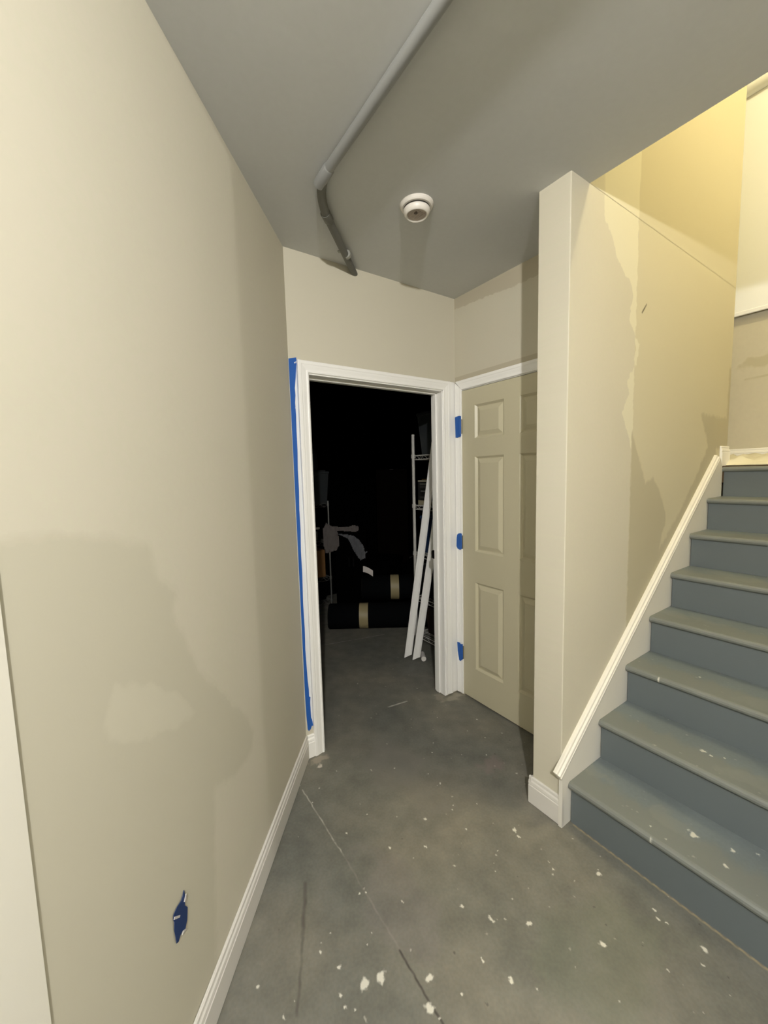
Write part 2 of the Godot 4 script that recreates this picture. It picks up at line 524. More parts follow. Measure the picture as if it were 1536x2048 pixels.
	# tread row: u = z from -0.87 to 0.10, v = x across 0.26 m
	var T := func(i: int, x: float, z: float) -> Vector2: return Vector2((z + 0.87) / 0.97 * W, i * 128 + clampf((x - (X1 - 0.022 + RUN * i)) / 0.27, 0, 1) * 128)
	for q in [[0, 1.62, -0.476, 8], [0, 1.655, -0.373, 5], [0, 1.57, -0.37, 5], [0, 1.707, -0.321, 3], [0, 1.49, -0.558, 2], [0, 1.522, -0.525, 2], [1, 1.857, -0.527, 6], [1, 1.846, -0.50, 3], [1, 1.871, -0.465, 2], [2, 1.934 + 0.02, -0.73, 3], [2, 2.10, -0.62, 3], [0, 1.536, -0.578, 2]]:
		blot(img, T.call(q[0], q[1], q[2]), q[3], Vector2(1.1, 0.8), pale, 3000 + int(q[2] * 1000), 0.85)
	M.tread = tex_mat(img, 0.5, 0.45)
	# carton on the wire shelf: printed face
	img = Image.create(128, 96, false, Image.FORMAT_RGB8)
	img.fill(Color(0.06, 0.06, 0.06))
	img.fill_rect(Rect2i(0, 0, 128, 6), Color(0.62, 0.60, 0.52))
	img.fill_rect(Rect2i(0, 78, 128, 18), Color(0.60, 0.57, 0.47))
	img.fill_rect(Rect2i(70, 6, 34, 30), Color(0.60, 0.58, 0.49))
	img.fill_rect(Rect2i(8, 12, 40, 5), Color(0.40, 0.40, 0.37))
	img.fill_rect(Rect2i(8, 20, 46, 10), Color(0.22, 0.22, 0.21))
	img.fill_rect(Rect2i(12, 40, 30, 4), Color(0.45, 0.45, 0.42))
	img.fill_rect(Rect2i(8, 62, 50, 8), Color(0.24, 0.23, 0.21))
	img.fill_rect(Rect2i(60, 46, 10, 3), Color(0.5, 0.5, 0.46))
	M.print_box = tex_mat(img, 0.4)

func pts3(s: String) -> Array[Vector3]:
	var r: Array[Vector3] = []
	for t in s.split(" ", false):
		var k := t.split(",")
		r.append(V3(k[0].to_float(), k[1].to_float(), k[2].to_float()))
	return r

# ------------------------------------------------------------------ the shell
func shell() -> void:
	var b := MB.new()
	b.box(V3(1, -0.1, -0.5), V3(10, 0.2, 13))
	b.uvf = func(p: Vector3, _n: Vector3) -> Vector2: return Vector2((p.x + 0.6) / 4.0, (p.z + 4.0) / 4.0)
	struct(build(b, "floor", M.floor))
	# ceiling: everywhere but over the flight of stairs
	b = MB.new()
	var cp := PackedVector2Array([Vector2(-3.1, 4.1), Vector2(5.0, 4.1), Vector2(5.0, 0.20), Vector2(1.585, 0.20), Vector2(1.585, ZS), Vector2(XP + 0.02, ZS), Vector2(XP + 0.02, -0.95), Vector2(1.97, -0.95), Vector2(1.97, -1.95), Vector2(-3.1, -1.95)])
	b.slab(cp, V3(0, CEIL, 0), Vector3.RIGHT, Vector3.BACK, V3(0, 0.3, 0))
	struct(build(b, "ceiling", M.ceiling))
	# left wall, on the slant
	b = MB.new()
	var wl0 := LD * -1.4 + LN * -0.573
	var wl1 := V3(0.7455, 0, ZW)
	b.slab(PackedVector2Array([Vector2(wl0.x, wl0.z), Vector2(wl1.x, wl1.z), Vector2(wl1.x - 0.08, wl1.z - 0.10), Vector2(wl0.x - 0.1, wl0.z - 0.06)]), Vector3.ZERO, Vector3.RIGHT, Vector3.BACK, V3(0, CEIL + 0.01, 0))
	b.uvf = func(p: Vector3, _n: Vector3) -> Vector2: return Vector2((p.dot(LD) + 1.5) / 4.0, (CEIL - p.y) / CEIL)
	struct(build(b, "wall_left", M.wall_left))
	# wall that goes on from the left wall's near end
	b = MB.new()
	b.box(V3(-2.2, CEIL / 2, wl0.z - 0.05), V3(1.9, CEIL + 0.01, 0.10))
	struct(build(b, "wall_hall", M.wall))
	# wall with the open doorway: left cheek, head, right cheek
	b = MB.new()
	var zc := ZW - 0.05
	b.slab(PackedVector2Array([Vector2(0.70, 0), Vector2(0.832, 0), Vector2(0.832, 2.021), Vector2(1.758, 2.021), Vector2(1.758, 0), Vector2(1.98, 0), Vector2(1.98, CEIL + 0.01), Vector2(0.70, CEIL + 0.01)]), V3(0, 0, ZW - 0.10), Vector3.RIGHT, Vector3.UP, V3(0, 0, 0.10))
	struct(build(b, "wall_doorway", M.wall))
	# wall with the closed door
	b = MB.new()
	b.slab(PackedVector2Array([Vector2(-1.9, 0), Vector2(-1.832, 0), Vector2(-1.832, 2.02), Vector2(-1.064, 2.02), Vector2(-1.064, 0), Vector2(-0.95, 0), Vector2(-0.95, CEIL + 0.01), Vector2(-1.9, CEIL + 0.01)]), V3(XD, 0, 0), Vector3.BACK, Vector3.UP, V3(0.11, 0, 0))
	b.uvf = func(p: Vector3, _n: Vector3) -> Vector2: return Vector2((p.z + 1.9) / 0.95, (CEIL - p.y) / 0.48)
	struct(build(b, "wall_door", M.wall_door))
	# stair wall with its rounded end, as high as the stair well
	b = MB.new()
	var r := 0.004
	var sp := PackedVector2Array()
	for k in 5:
		var a := PI * 0.5 * k / 4.0
		sp.append(Vector2(XP + r - r * cos(a), -1.02 + r - r * sin(a)))
	sp.append(Vector2(3.262, -1.02)); sp.append(Vector2(3.262, ZS))
	for k in 5:
		var a := PI * 0.5 * (1.0 - k / 4.0)
		sp.append(Vector2(XP + r - r * cos(a), ZS - r + r * sin(a)))
	# below the slab the wall runs to its end; above it, only beside the stair well
	b.slab(sp, Vector3.ZERO, Vector3.RIGHT, Vector3.BACK, V3(0, CEIL + 0.002, 0))
	b.box(V3((1.585 + 3.262) / 2, (CEIL + 5.1) / 2, (ZS - 1.02) / 2), V3(3.262 - 1.585, 5.1 - CEIL, 0.135))
	b.uvf = func(p: Vector3, _n: Vector3) -> Vector2: return Vector2((p.x - 1.44) / 1.86, clampf((3.0 - p.y) / 3.0, 0.004, 0.999))
	struct(build(b, "wall_stair", M.wall_stair))
	# landing back wall and the rest of the well
	b = MB.new()
	b.box(V3(4.0, 2.55, 0.3), V3(0.10, 5.1, 4.6))
	b.uvf = func(p: Vector3, _n: Vector3) -> Vector2: return Vector2((p.z + 2.0) / 2.2, (2.7 - p.y) / 1.3)
	struct(build(b, "wall_landing", M.wall_back))
	b = MB.new()
	b.box(V3(2.80, 1.44, 0.155), V3(2.56, 2.87, 0.09))
	struct(build(b, "wall_right", M.wall))
	b = MB.new()
	b.box(V3(3.58, 3.3, -1.95), V3(0.76, 3.8, 0.10))
	b.box(V3(3.212, 3.3, -1.46), V3(0.10, 3.8, 0.88))
	struct(build(b, "wall_alcove", M.wall))
	b = MB.new()
	b.box(V3(1.535, 3.99, 0.83), V3(0.10, 2.22, 3.7))
	b.box(V3(2.8, 3.99, 2.65), V3(2.6, 2.22, 0.10))
	struct(build(b, "wall_well", M.wall))
	b = MB.new()
	b.box(V3(2.8, 5.15, 0.3), V3(2.63, 0.10, 4.8))
	struct(build(b, "ceiling_upper", M.ceiling))
	# the big room behind the photographer
	b = MB.new()
	b.box(V3(-3.05, CEIL / 2, 1.65), V3(0.10, CEIL + 0.01, 4.9)); struct(build(b, "wall_far", M.wall))
	b = MB.new()
	b.box(V3(0.95, CEIL / 2, 4.05), V3(8.1, CEIL + 0.01, 0.10)); struct(build(b, "wall_back", M.wall))
	b = MB.new()
	b.box(V3(4.95, CEIL / 2, 2.1), V3(0.10, CEIL + 0.01, 3.9)); struct(build(b, "wall_room", M.wall))
	# dark storage room beyond the doorway
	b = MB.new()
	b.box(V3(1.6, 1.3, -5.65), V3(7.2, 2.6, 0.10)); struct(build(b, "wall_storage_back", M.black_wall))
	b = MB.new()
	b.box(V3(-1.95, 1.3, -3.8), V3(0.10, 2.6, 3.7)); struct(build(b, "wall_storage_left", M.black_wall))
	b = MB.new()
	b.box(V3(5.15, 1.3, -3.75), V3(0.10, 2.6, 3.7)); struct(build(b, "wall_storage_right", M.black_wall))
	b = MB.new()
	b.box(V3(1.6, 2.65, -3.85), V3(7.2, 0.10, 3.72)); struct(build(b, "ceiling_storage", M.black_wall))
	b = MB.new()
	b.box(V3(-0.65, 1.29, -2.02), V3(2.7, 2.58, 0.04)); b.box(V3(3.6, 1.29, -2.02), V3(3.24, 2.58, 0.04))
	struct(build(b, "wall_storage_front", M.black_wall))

# ------------------------------------------------------------------ stairs
func stairs() -> void:
	var t := thing("staircase", "grey painted wooden staircase rising to the right behind the beige wall end", "staircase", V3(X1, 0, -0.385))
	var z0 := -0.868
	var z1 := 0.108
	for i in 8:
		var xr := X1 + RUN * i
		var yt := RISE * (i + 1)
		if i == 7: yt -= 0.004
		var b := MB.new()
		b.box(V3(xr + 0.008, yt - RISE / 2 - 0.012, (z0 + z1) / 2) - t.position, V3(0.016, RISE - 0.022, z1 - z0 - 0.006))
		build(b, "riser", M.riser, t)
		b = MB.new()
		var pr: Array = []
		var th := 0.030
		for k in 7:
			var a := PI * 0.5 + PI * k / 6.0
			pr.append(Vector2(xr - 0.022 + th * 0.5 + th * 0.5 * cos(a), yt - th * 0.5 + th * 0.5 * sin(a)))
		var xe := xr + RUN + 0.004 if i < 7 else xr + 0.10
		pr.append(Vector2(xe, yt - th)); pr.append(Vector2(xe, yt))
		b.strip(pr, V3(0, 0, z0) - t.position, V3(0, 0, z1) - t.position, Vector3.RIGHT, Vector3.UP, 0, 0)
		var off := t.position
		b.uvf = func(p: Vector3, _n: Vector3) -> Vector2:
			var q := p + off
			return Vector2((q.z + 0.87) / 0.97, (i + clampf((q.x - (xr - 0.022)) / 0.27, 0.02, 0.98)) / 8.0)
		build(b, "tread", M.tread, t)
	# landing floor with its raw brown edge
	var b2 := MB.new()
	b2.box(V3(3.56, RISE * 8 - 0.05, -0.42), V3(0.80, 0.10, 1.05))
	b2.box(V3(3.60, RISE * 8 - 0.05, -1.40), V3(0.72, 0.10, 0.95))
	struct(build(b2, "floor_landing", mat(Color(0.34, 0.26, 0.15), 0.7)))
	# skirt board against the wall, with its sloping cap
	var sl := RISE / RUN
	var sk := frame_node("trim_1", V3(1.447, 0, ZS))
	var b3 := MB.new()
	b3.slab(PackedVector2Array([Vector2(0, 0), Vector2(0, 0.232), Vector2(1.655, 0.232 + sl * 1.655), Vector2(1.695, 1.48), Vector2(1.695, 1.2), Vector2(0.25, 0)]), Vector3.ZERO, Vector3.RIGHT, Vector3.UP, V3(0, 0, 0.016))
	build(b3, "skirt_board", M.trim_old, sk)
	b3 = MB.new()
	var d := V3(RUN, RISE, 0).normalized()
	var up := V3(-RISE, RUN, 0).normalized()
	var cap: Array = [Vector2(0, 0), Vector2(0, 0.018), Vector2(0.003, 0.0205), Vector2(0.013, 0.0215), Vector2(0.016, 0.0175), Vector2(0.020, 0.0165), Vector2(0.023, 0.0225), Vector2(0.033, 0.0265), Vector2(0.039, 0.0245), Vector2(0.043, 0.0175), Vector2(0.047, 0.0165), Vector2(0.050, 0.0150), Vector2(0.053, 0.0110), Vector2(0.054, 0)]
	b3.strip(cap, V3(-0.010, 0.222, 0), V3(-0.010, 0.222, 0) + d * 2.09, up, V3(0, 0, 1), 0, 0)
	build(b3, "cap_moulding", M.trim_old, sk)
	# drop cloth crumpled on the landing
	var c := MB.new()
	var nx := 26
	var nz := 40
	var nn := noise(71, 2.2, 4)
	var g: Array = []
	for i in nx + 1:
		for j in nz + 1:
			var x := 3.205 + 0.70 * i / nx
			var z := -1.15 + 1.20 * j / nz
			var e := minf(minf(i, nx - i) / 3.0, minf(j, nz - j) / 4.0)
			var y := RISE * 8 + 0.006 + clampf(e, 0, 1) * (0.020 + 0.055 * absf(nn.get_noise_2d(x * 3.0, z * 3.0)) + 0.035 * smoothstep(0.3, 0.9, i / float(nx)))
			g.append(V3(x + 0.01 * nn.get_noise_2d(z * 9, x), y, z))
	for i in nx:
		for j in nz:
			var a: Vector3 = g[i * (nz + 1) + j]
			var q: Vector3 = g[i * (nz + 1) + j + 1]
			var r: Vector3 = g[(i + 1) * (nz + 1) + j + 1]
			var s: Vector3 = g[(i + 1) * (nz + 1) + j]
			c.quad(a, s, r, q, 1)
	var dn := V3(0, -0.003, 0)
	for i in nx:
		for j in nz:
			var a: Vector3 = g[i * (nz + 1) + j]
			var q: Vector3 = g[i * (nz + 1) + j + 1]
			var r: Vector3 = g[(i + 1) * (nz + 1) + j + 1]
			var s: Vector3 = g[(i + 1) * (nz + 1) + j]
			c.quad(a + dn, q + dn, r + dn, s + dn, 2)
	tag(build(c, "drop_cloth", mat(Color(0.86, 0.84, 0.76), 0.8)), "white drop cloth crumpled on the landing at the top of the grey stairs", "drop cloth")
	# roller blind on the landing wall
	var rb := thing("roller_blind", "large white roller blind hanging lowered on the wall above the stair landing", "blind", V3(3.95, 2.59, -0.55))
	var f := MB.new()
	f.box(V3(-0.036, 0.76, 0), V3(0.004, 1.50, 1.24))
	build(f, "fabric", mat(Color(0.965, 0.975, 0.985), 0.85), rb)
	f = MB.new()
	f.box(V3(-0.036, 0.015, 0), V3(0.014, 0.03, 1.24), 0.004)
	build(f, "hem_bar", mat(Color(0.97, 0.975, 0.985), 0.6), rb)
	f = MB.new()
	f.tube([V3(-0.055, 1.535, -0.63), V3(-0.055, 1.535, 0.60)], 0.05, 24)
	build(f, "roller", mat(Color(0.965, 0.975, 0.985), 0.8), rb)
	for s in [-0.64, 0.61]:
		f = MB.new()
		f.box(V3(-0.055, 1.535, s), V3(0.11, 0.12, 0.012), 0.003)
		build(f, "bracket", M.plastic, rb)

# ------------------------------------------------------------------ doorway, door
const CAS := [Vector2(0, 0), Vector2(0, 0.009), Vector2(0.003, 0.0115), Vector2(0.008, 0.0115), Vector2(0.012, 0.009), Vector2(0.018, 0.0095), Vector2(0.030, 0.0125), Vector2(0.038, 0.0135), Vector2(0.041, 0.0155), Vector2(0.054, 0.0160), Vector2(0.057, 0.0135), Vector2(0.057, 0)]

func doors() -> void:
	var t := frame_node("trim_2", V3(1.295, 0, ZW))
	var o := t.position
	var xl := 0.845
	var xr := 1.745
	var yh := 2.010
	var b := MB.new()
	b.strip(CAS, V3(xl, 0.002, ZW) - o, V3(xl, yh, ZW) - o, Vector3.LEFT, Vector3.BACK, 0, -1)
	build(b, "casing_side", M.trim, t)
	b = MB.new()
	b.strip(CAS, V3(xr, 0.012, ZW) - o, V3(xr, yh, ZW) - o, Vector3.RIGHT, Vector3.BACK, 0, -1)
	b.box(V3(1.826, 1.032, ZW + 0.005) - o, V3(0.05, 2.04, 0.010))
	build(b, "casing_side", M.trim, t)
	b = MB.new()
	b.strip(CAS, V3(xl, yh, ZW) - o, V3(xr, yh, ZW) - o, Vector3.UP, Vector3.BACK, -1, -1)
	b.box(V3(1.822, 2.0385, ZW + 0.004) - o, V3(0.045, 0.057, 0.008))
	build(b, "casing_head", M.trim, t)
	# jambs with the stop in the middle
	for s in [0, 1]:
		b = MB.new()
		var x: float = [0.841, 1.749][s]
		var dx: float = [1.0, -1.0][s]
		b.box(V3(x, 1.008, ZW - 0.049) - o, V3(0.018, 2.012, 0.104), 0.0015)
		build(b, "jamb", M.trim, t)
		b = MB.new()
		b.box(V3(x + dx * 0.0145, 1.003, ZW - 0.062) - o, V3(0.011, 1.996, 0.034), 0.0025)
		build(b, "door_stop", M.trim, t)
	b = MB.new()
	b.box(V3(1.295, 2.012, ZW - 0.049) - o, V3(0.926, 0.018, 0.104), 0.0015)
	build(b, "jamb_head", M.trim, t)
	b = MB.new()
	b.box(V3(1.295, 1.9975, ZW - 0.062) - o, V3(0.88, 0.011, 0.034), 0.0025)
	build(b, "door_stop", M.trim, t)
	b = MB.new()
	b.box(V3(1.7385, 0.955, ZW - 0.090) - o, V3(0.004, 0.058, 0.028), 0.001)
	b.box(V3(1.737, 0.955, ZW - 0.106) - o, V3(0.012, 0.05, 0.008), 0.002)
	var sp := build(b, "strike_plate", mat(Color(0.05, 0.045, 0.04), 0.4, 0.6), t)
	sp.set_meta("label", "dark metal strike plate")
	# closed six panel door
	var d := thing("door_1", "closed beige six panel door in the nook beside the dark doorway", "door", V3(XD, 0, -1.448))
	d.set_meta("kind", "structure")
	var zs := [-1.828, -1.722, -1.502, -1.396, -1.176, -1.070]
	var ys := [0.014, 0.223, 0.800, 0.998, 1.592, 1.702, 1.904, 2.004]
	var xf := XD - 0.004
	var lf := MB.new()
	var oo := d.position
	var P := func(y: float, z: float, dep := 0.0) -> Vector3: return V3(xf + dep, y, z) - oo
	for i in 5:
		for j in 7:
			var panel: bool = (i == 1 or i == 3) and (j == 1 or j == 3 or j == 5)
			if panel: continue
			lf.quad(P.call(ys[j], zs[i]), P.call(ys[j], zs[i + 1]), P.call(ys[j + 1], zs[i + 1]), P.call(ys[j + 1], zs[i]))
	# edges and back of the leaf
	lf.quad(P.call(ys[0], zs[0]), P.call(ys[7], zs[0]), P.call(ys[7], zs[0], 0.034), P.call(ys[0], zs[0], 0.034))
	lf.quad(P.call(ys[0], zs[5]), P.call(ys[0], zs[5], 0.034), P.call(ys[7], zs[5], 0.034), P.call(ys[7], zs[5]))
	lf.quad(P.call(ys[7], zs[0]), P.call(ys[7], zs[5]), P.call(ys[7], zs[5], 0.034), P.call(ys[7], zs[0], 0.034))
	lf.quad(P.call(ys[0], zs[0]), P.call(ys[0], zs[0], 0.034), P.call(ys[0], zs[5], 0.034), P.call(ys[0], zs[5]))
	lf.quad(P.call(ys[0], zs[0], 0.034), P.call(ys[7], zs[0], 0.034), P.call(ys[7], zs[5], 0.034), P.call(ys[0], zs[5], 0.034))
	build(lf, "door_leaf", M.doorpaint, d)
	for i in [1, 3]:
		for j in [5, 3, 1]:
			var pm := MB.new()
			var steps := [[0.0, 0.0], [0.004, 0.004], [0.012, 0.0125], [0.017, 0.0125], [0.041, 0.0025], [0.045, 0.0025]]
			for k in steps.size() - 1:
				var e: float = steps[k][0]
				var f: float = steps[k + 1][0]
				var de: float = steps[k][1]
				var df: float = steps[k + 1][1]
				var A := [P.call(ys[j] + e, zs[i] + e, de), P.call(ys[j] + e, zs[i + 1] - e, de), P.call(ys[j + 1] - e, zs[i + 1] - e, de), P.call(ys[j + 1] - e, zs[i] + e, de)]
				var B := [P.call(ys[j] + f, zs[i] + f, df), P.call(ys[j] + f, zs[i + 1] - f, df), P.call(ys[j + 1] - f, zs[i + 1] - f, df), P.call(ys[j + 1] - f, zs[i] + f, df)]
				for m in 4:
					pm.quad(A[m], A[(m + 1) % 4], B[(m + 1) % 4], B[m])
				if k == steps.size() - 2:
					pm.quad(B[0], B[1], B[2], B[3])
			build(pm, "panel", M.doorpaint, d)
	for y in [1.785, 1.045, 0.30]:
		b = MB.new()
		b.tube([V3(xf - 0.004, y - 0.045, -1.832) - oo, V3(xf - 0.004, y + 0.045, -1.832) - oo], 0.006, 10)
		build(b, "hinge", mat(Color(0.5, 0.48, 0.42), 0.4, 0.6), d)
	# its casing
	t = frame_node("trim_3", V3(XD, 0, -1.45))
	o = t.position
	b = MB.new()
	var cz: Array = []
	for q: Vector2 in CAS: cz.append(Vector2(minf(q.x, 0.048), q.y + 0.002))
	b.strip(cz, V3(XD, 0.012, -1.828) - o, V3(XD, 2.012, -1.828) - o, Vector3.FORWARD, Vector3.LEFT, 0, -1)
	build(b, "casing_side", M.trim, t)
	b = MB.new()
	b.strip(CAS, V3(XD, 2.012, -1.828) - o, V3(XD, 2.012, -1.01) - o, Vector3.UP, Vector3.LEFT, -0.84, 0)
	build(b, "casing_head", M.trim, t)
	b = MB.new()
	b.box(V3(XD + 0.05, 2.0135, -1.448) - o, V3(0.10, 0.011, 0.77))
	build(b, "jamb_head", M.trim, t)
	b = MB.new()
	b.box(V3(XD + 0.068, 1.0, -1.448) - o, V3(0.05, 2.02, 0.78))
	build(b, "closet_backing", M.dark, t)

const BB := [Vector2(0, 0), Vector2(0, 0.013), Vector2(0.083, 0.0135), Vector2(0.0855, 0.0105), Vector2(0.089, 0.0105), Vector2(0.092, 0.0135), Vector2(0.103, 0.0115), Vector2(0.108, 0.0075), Vector2(0.111, 0.0068), Vector2(0.114, 0.0085), Vector2(0.121, 0.0075), Vector2(0.124, 0.004), Vector2(0.124, 0)]

func baseboards() -> void:
	var b := MB.new()
	var a0 := LD * 0.5015 + LN * -0.573 + V3(0, 0.006, 0)
	var a1 := V3(0.7455, 0.006, ZW)
	b.strip(BB, a0, a1, Vector3.UP, LN)
	struct(build(b, "baseboard_left", M.base))
	b = MB.new()
	b.strip(BB, V3(0.752, 0.004, ZW), V3(0.788, 0.004, ZW), Vector3.UP, Vector3.BACK)
	struct(build(b, "baseboard_doorway", M.trim))
	b = MB.new()
	b.strip(BB, V3(-3.0, 0.006, 0.7503), V3(-1.30, 0.006, 0.7503), Vector3.UP, Vector3.BACK)
	struct(build(b, "baseboard_hall", M.trim))
	# flat white board at the near end of the left wall's beige
	b = MB.new()
	b.box(LD * 0.4145 + LN * -0.5727 + V3(0, 1.06, 0), V3(0.174, 2.12, 0.003), 0.0008, Basis(LD, Vector3.UP, LD.cross(Vector3.UP)))
	struct(build(b, "trim_4", mat(Color(0.885, 0.870, 0.820), 0.5)))
	# stair wall end, returned at the nook corner
	b = MB.new()
	b.strip(BB, V3(XP, 0.004, -1.034), V3(XP, 0.004, ZS + 0.016), Vector3.UP, Vector3.LEFT)
	b.strip(BB, V3(XP - 0.012, 0.004, -1.02), V3(1.85, 0.004, -1.02), Vector3.UP, Vector3.FORWARD)
	struct(build(b, "baseboard_stair", M.base))
	b = MB.new()
	b.strip(BB, V3(3.135, RISE * 8 + 0.002, ZS), V3(3.276, RISE * 8 + 0.002, ZS), Vector3.UP, Vector3.BACK)
	b.strip(BB, V3(3.262, RISE * 8 + 0.002, ZS), V3(3.262, RISE * 8 + 0.002, -1.02), Vector3.UP, Vector3.RIGHT)
	struct(build(b, "baseboard_landing_corner", M.trim))
	b = MB.new()
	b.strip(BB, V3(3.95, RISE * 8 + 0.002, -1.9), V3(3.95, RISE * 8 + 0.002, 0.11), Vector3.UP, Vector3.LEFT)
	struct(build(b, "baseboard_landing", M.trim))

# ------------------------------------------------------------------ things in the hall
func hall_things() -> void:
	# grey conduit across the ceiling
	var t := thing("conduit_pipe", "grey conduit pipe bending across the ceiling into the wall above the dark doorway", "pipe", V3(0.705, CEIL, -1.38))
	var o := t.position
	var y := CEIL - 0.0215
	var e0 := V3(0.700, y, -1.33)
	var e1 := V3(0.800, y, -1.545)
	var b := MB.new()
	b.tube([V3(0.678, y, 1.9) - o, e0 - o], 0.0170, 16)
	build(b, "pipe", M.pipe, t)
	b = MB.new()
	b.tube([e1 - o, V3(1.150, y - 0.002, ZW - 0.02) - o], 0.0165, 16)
	build(b, "pipe", M.pipe_dark, t)
	b = MB.new()
	var c0 := V3(0.704, y, -1.43)
	var path: Array = []
	for k in 9:
		var u := k / 8.0
		var p0 := e0.lerp(c0, u)
		var p1 := c0.lerp(e1, u)
		path.append(p0.lerp(p1, u) - o)
	b.tube(path, 0.0172, 16)
	build(b, "elbow", M.pipe_dark, t)
	b = MB.new()
	b.tube([e0 + V3(0, 0, 0.018) - o, e0 + V3(0, 0, 0.012) - o, V3(0.703, y, -1.405) - o], [0.0172, 0.0202, 0.0202], 18)
	build(b, "coupling", M.pipe, t)
	b = MB.new()
	var de := (V3(1.150, y, ZW) - e1).normalized()
	b.tube([e1 - de * 0.012 - o, e1 + de * 0.035 - o, e1 + de * 0.04 - o], [0.020, 0.020, 0.0172], 18)
	build(b, "coupling", M.pipe_dark, t)
	b = MB.new()
	var sc := e1.lerp(V3(1.150, y, ZW), 0.62)
	var sd := V3(-de.z, 0, de.x)
	b.tube([sc - de * 0.009 - o, sc + de * 0.009 - o], 0.0185, 18)
	b.box(sc - sd * 0.030 + V3(0, 0.0175, 0) - o, V3(0.018, 0.003, 0.03), 0.0, Basis(de, Vector3.UP, de.cross(Vector3.UP)))
	build(b, "pipe_strap", mat(Color(0.60, 0.60, 0.57), 0.5), t)
	# smoke detector
	t = thing("smoke_detector", "round white smoke detector on the grey ceiling beside the conduit pipe", "smoke detector", V3(1.100, CEIL, -1.330))
	b = MB.new()
	b.lathe([Vector2(0, 0), Vector2(0.068, 0), Vector2(0.068, -0.004), Vector2(0.064, -0.010), Vector2(0.060, -0.014), Vector2(0.044, -0.0145), Vector2(0, -0.0145)], Vector3.ZERO, 48, Basis(), 100)
	build(b, "mounting_base", M.plastic, t)
	b = MB.new()
	b.lathe([Vector2(0, -0.0140), Vector2(0.0525, -0.0140), Vector2(0.0525, -0.0205), Vector2(0, -0.0205)], Vector3.ZERO, 40, Basis(), 100)
	build(b, "gap_shade", mat(Color(0.16, 0.15, 0.13), 0.8), t)  # dark ring, the shade of the gap put into its colour
	b = MB.new()
	b.lathe([Vector2(0, -0.0200), Vector2(0.0530, -0.0200), Vector2(0.0540, -0.0215), Vector2(0.0535, -0.0270), Vector2(0.0510, -0.0340), Vector2(0.0465, -0.0400), Vector2(0.0435, -0.0418), Vector2(0.0410, -0.0418), Vector2(0.0385, -0.0365), Vector2(0, -0.0365)], Vector3.ZERO, 48, Basis(), 1)
	build(b, "detector_body", M.plastic, t)
	b = MB.new()
	b.lathe([Vector2(0, -0.0360), Vector2(0.0375, -0.0360), Vector2(0.0375, -0.0375), Vector2(0, -0.0375)], Vector3.ZERO, 36, Basis(), 100)
	for k in 5:
		b.box(V3(-0.02 + k * 0.01, -0.0383, 0), V3(0.003, 0.002, 0.05))
	build(b, "vent_grille", mat(Color(0.70, 0.65, 0.61), 0.6), t)
	b = MB.new()
	b.lathe([Vector2(0, -0.037), Vector2(0.008, -0.037), Vector2(0.007, -0.0405), Vector2(0, -0.0405)], V3(-0.012, 0, 0.008), 16)
	build(b, "test_button", mat(Color(0.30, 0.25, 0.21), 0.5), t)
	# long masking tape between left wall and casing, white paint brushed over its edge
	t = thing("masking_tape", "long vertical strip of blue masking tape beside the dark doorway's left casing", "tape", V3(0.766, 0, ZW))
	o = t.position
	var tp := pts2("0.7470,2.068 0.7865,2.078 0.7870,1.2 0.7870,0.40 0.7870,0.30 0.7872,0.170 0.779,0.172 0.772,0.156 0.762,0.150 0.756,0.160 0.752,0.24 0.750,0.33 0.7495,0.40 0.7490,0.9 0.7480,1.5")
	b = MB.new()
	b.slab(tp, V3(0, 0, ZW + 0.0004) - o, Vector3.RIGHT, Vector3.UP, V3(0, 0, 0.0016))
	build(b, "tape_strip", M.tape, t)
	b = MB.new()
	var ed := pts2("0.7845,2.04 0.779,1.982 0.772,1.93 0.7735,1.897 0.770,1.86 0.772,1.801 0.7705,1.72 0.771,1.630 0.768,1.53 0.769,1.431 0.766,1.33 0.7675,1.229 0.764,1.12 0.7655,0.998 0.7625,0.85 0.765,0.708 0.763,0.60 0.766,0.490 0.768,0.43 0.772,0.379 0.7715,0.34 0.779,0.335 0.776,0.306 0.7775,0.22 0.782,0.207 0.7865,0.178 0.7868,1.0")
	b.slab(ed, V3(0, 0, ZW + 0.0019) - o, Vector3.RIGHT, Vector3.UP, V3(0, 0, 0.0008))
	build(b, "paint_smear", mat(Color(0.90, 0.91, 0.92), 0.5), t).set_meta("label", "white brushed paint")
	for q in [[0.778, 2.052, 0.004], [0.784, 2.056, 0.003], [0.772, 1.835, 0.003], [0.773, 1.70, 0.002]]:
		b = MB.new()
		b.lathe([Vector2(0, 0), Vector2(q[2], 0), Vector2(q[2] * 0.6, 0.0007), Vector2(0, 0.0008)], V3(q[0], q[1], ZW + 0.0019) - o, 10, Basis(Vector3.RIGHT, Vector3.BACK, Vector3.DOWN))
		build(b, "paint_spot", mat(Color(0.90, 0.91, 0.92), 0.5), t)
	# tape over the three hinges
	var hp := ["-0.025,0.062 -0.020,0.066 0.010,0.070 0.026,0.066 0.027,0.0 0.026,-0.055 0.018,-0.064 0.012,-0.058 -0.002,-0.066 -0.021,-0.064 -0.022,-0.02", "-0.004,0.052 0.012,0.056 0.026,0.054 0.027,-0.01 0.026,-0.046 0.010,-0.054 -0.012,-0.048 -0.021,-0.034 -0.019,0.02 -0.015,0.042", "-0.022,0.060 0.002,0.062 0.006,0.054 0.027,0.060 0.027,-0.04 0.018,-0.052 0.006,-0.064 -0.006,-0.060 -0.008,-0.045 -0.018,0.0"]
	var hl := ["uppermost of the three blue tape pieces on the closed beige door's hinges", "middle rounded blue tape piece on the closed beige door's hinge edge", "lowest of the three blue tape pieces on the closed beige door's hinges"]
	var hy := [1.783, 1.048, 0.300]
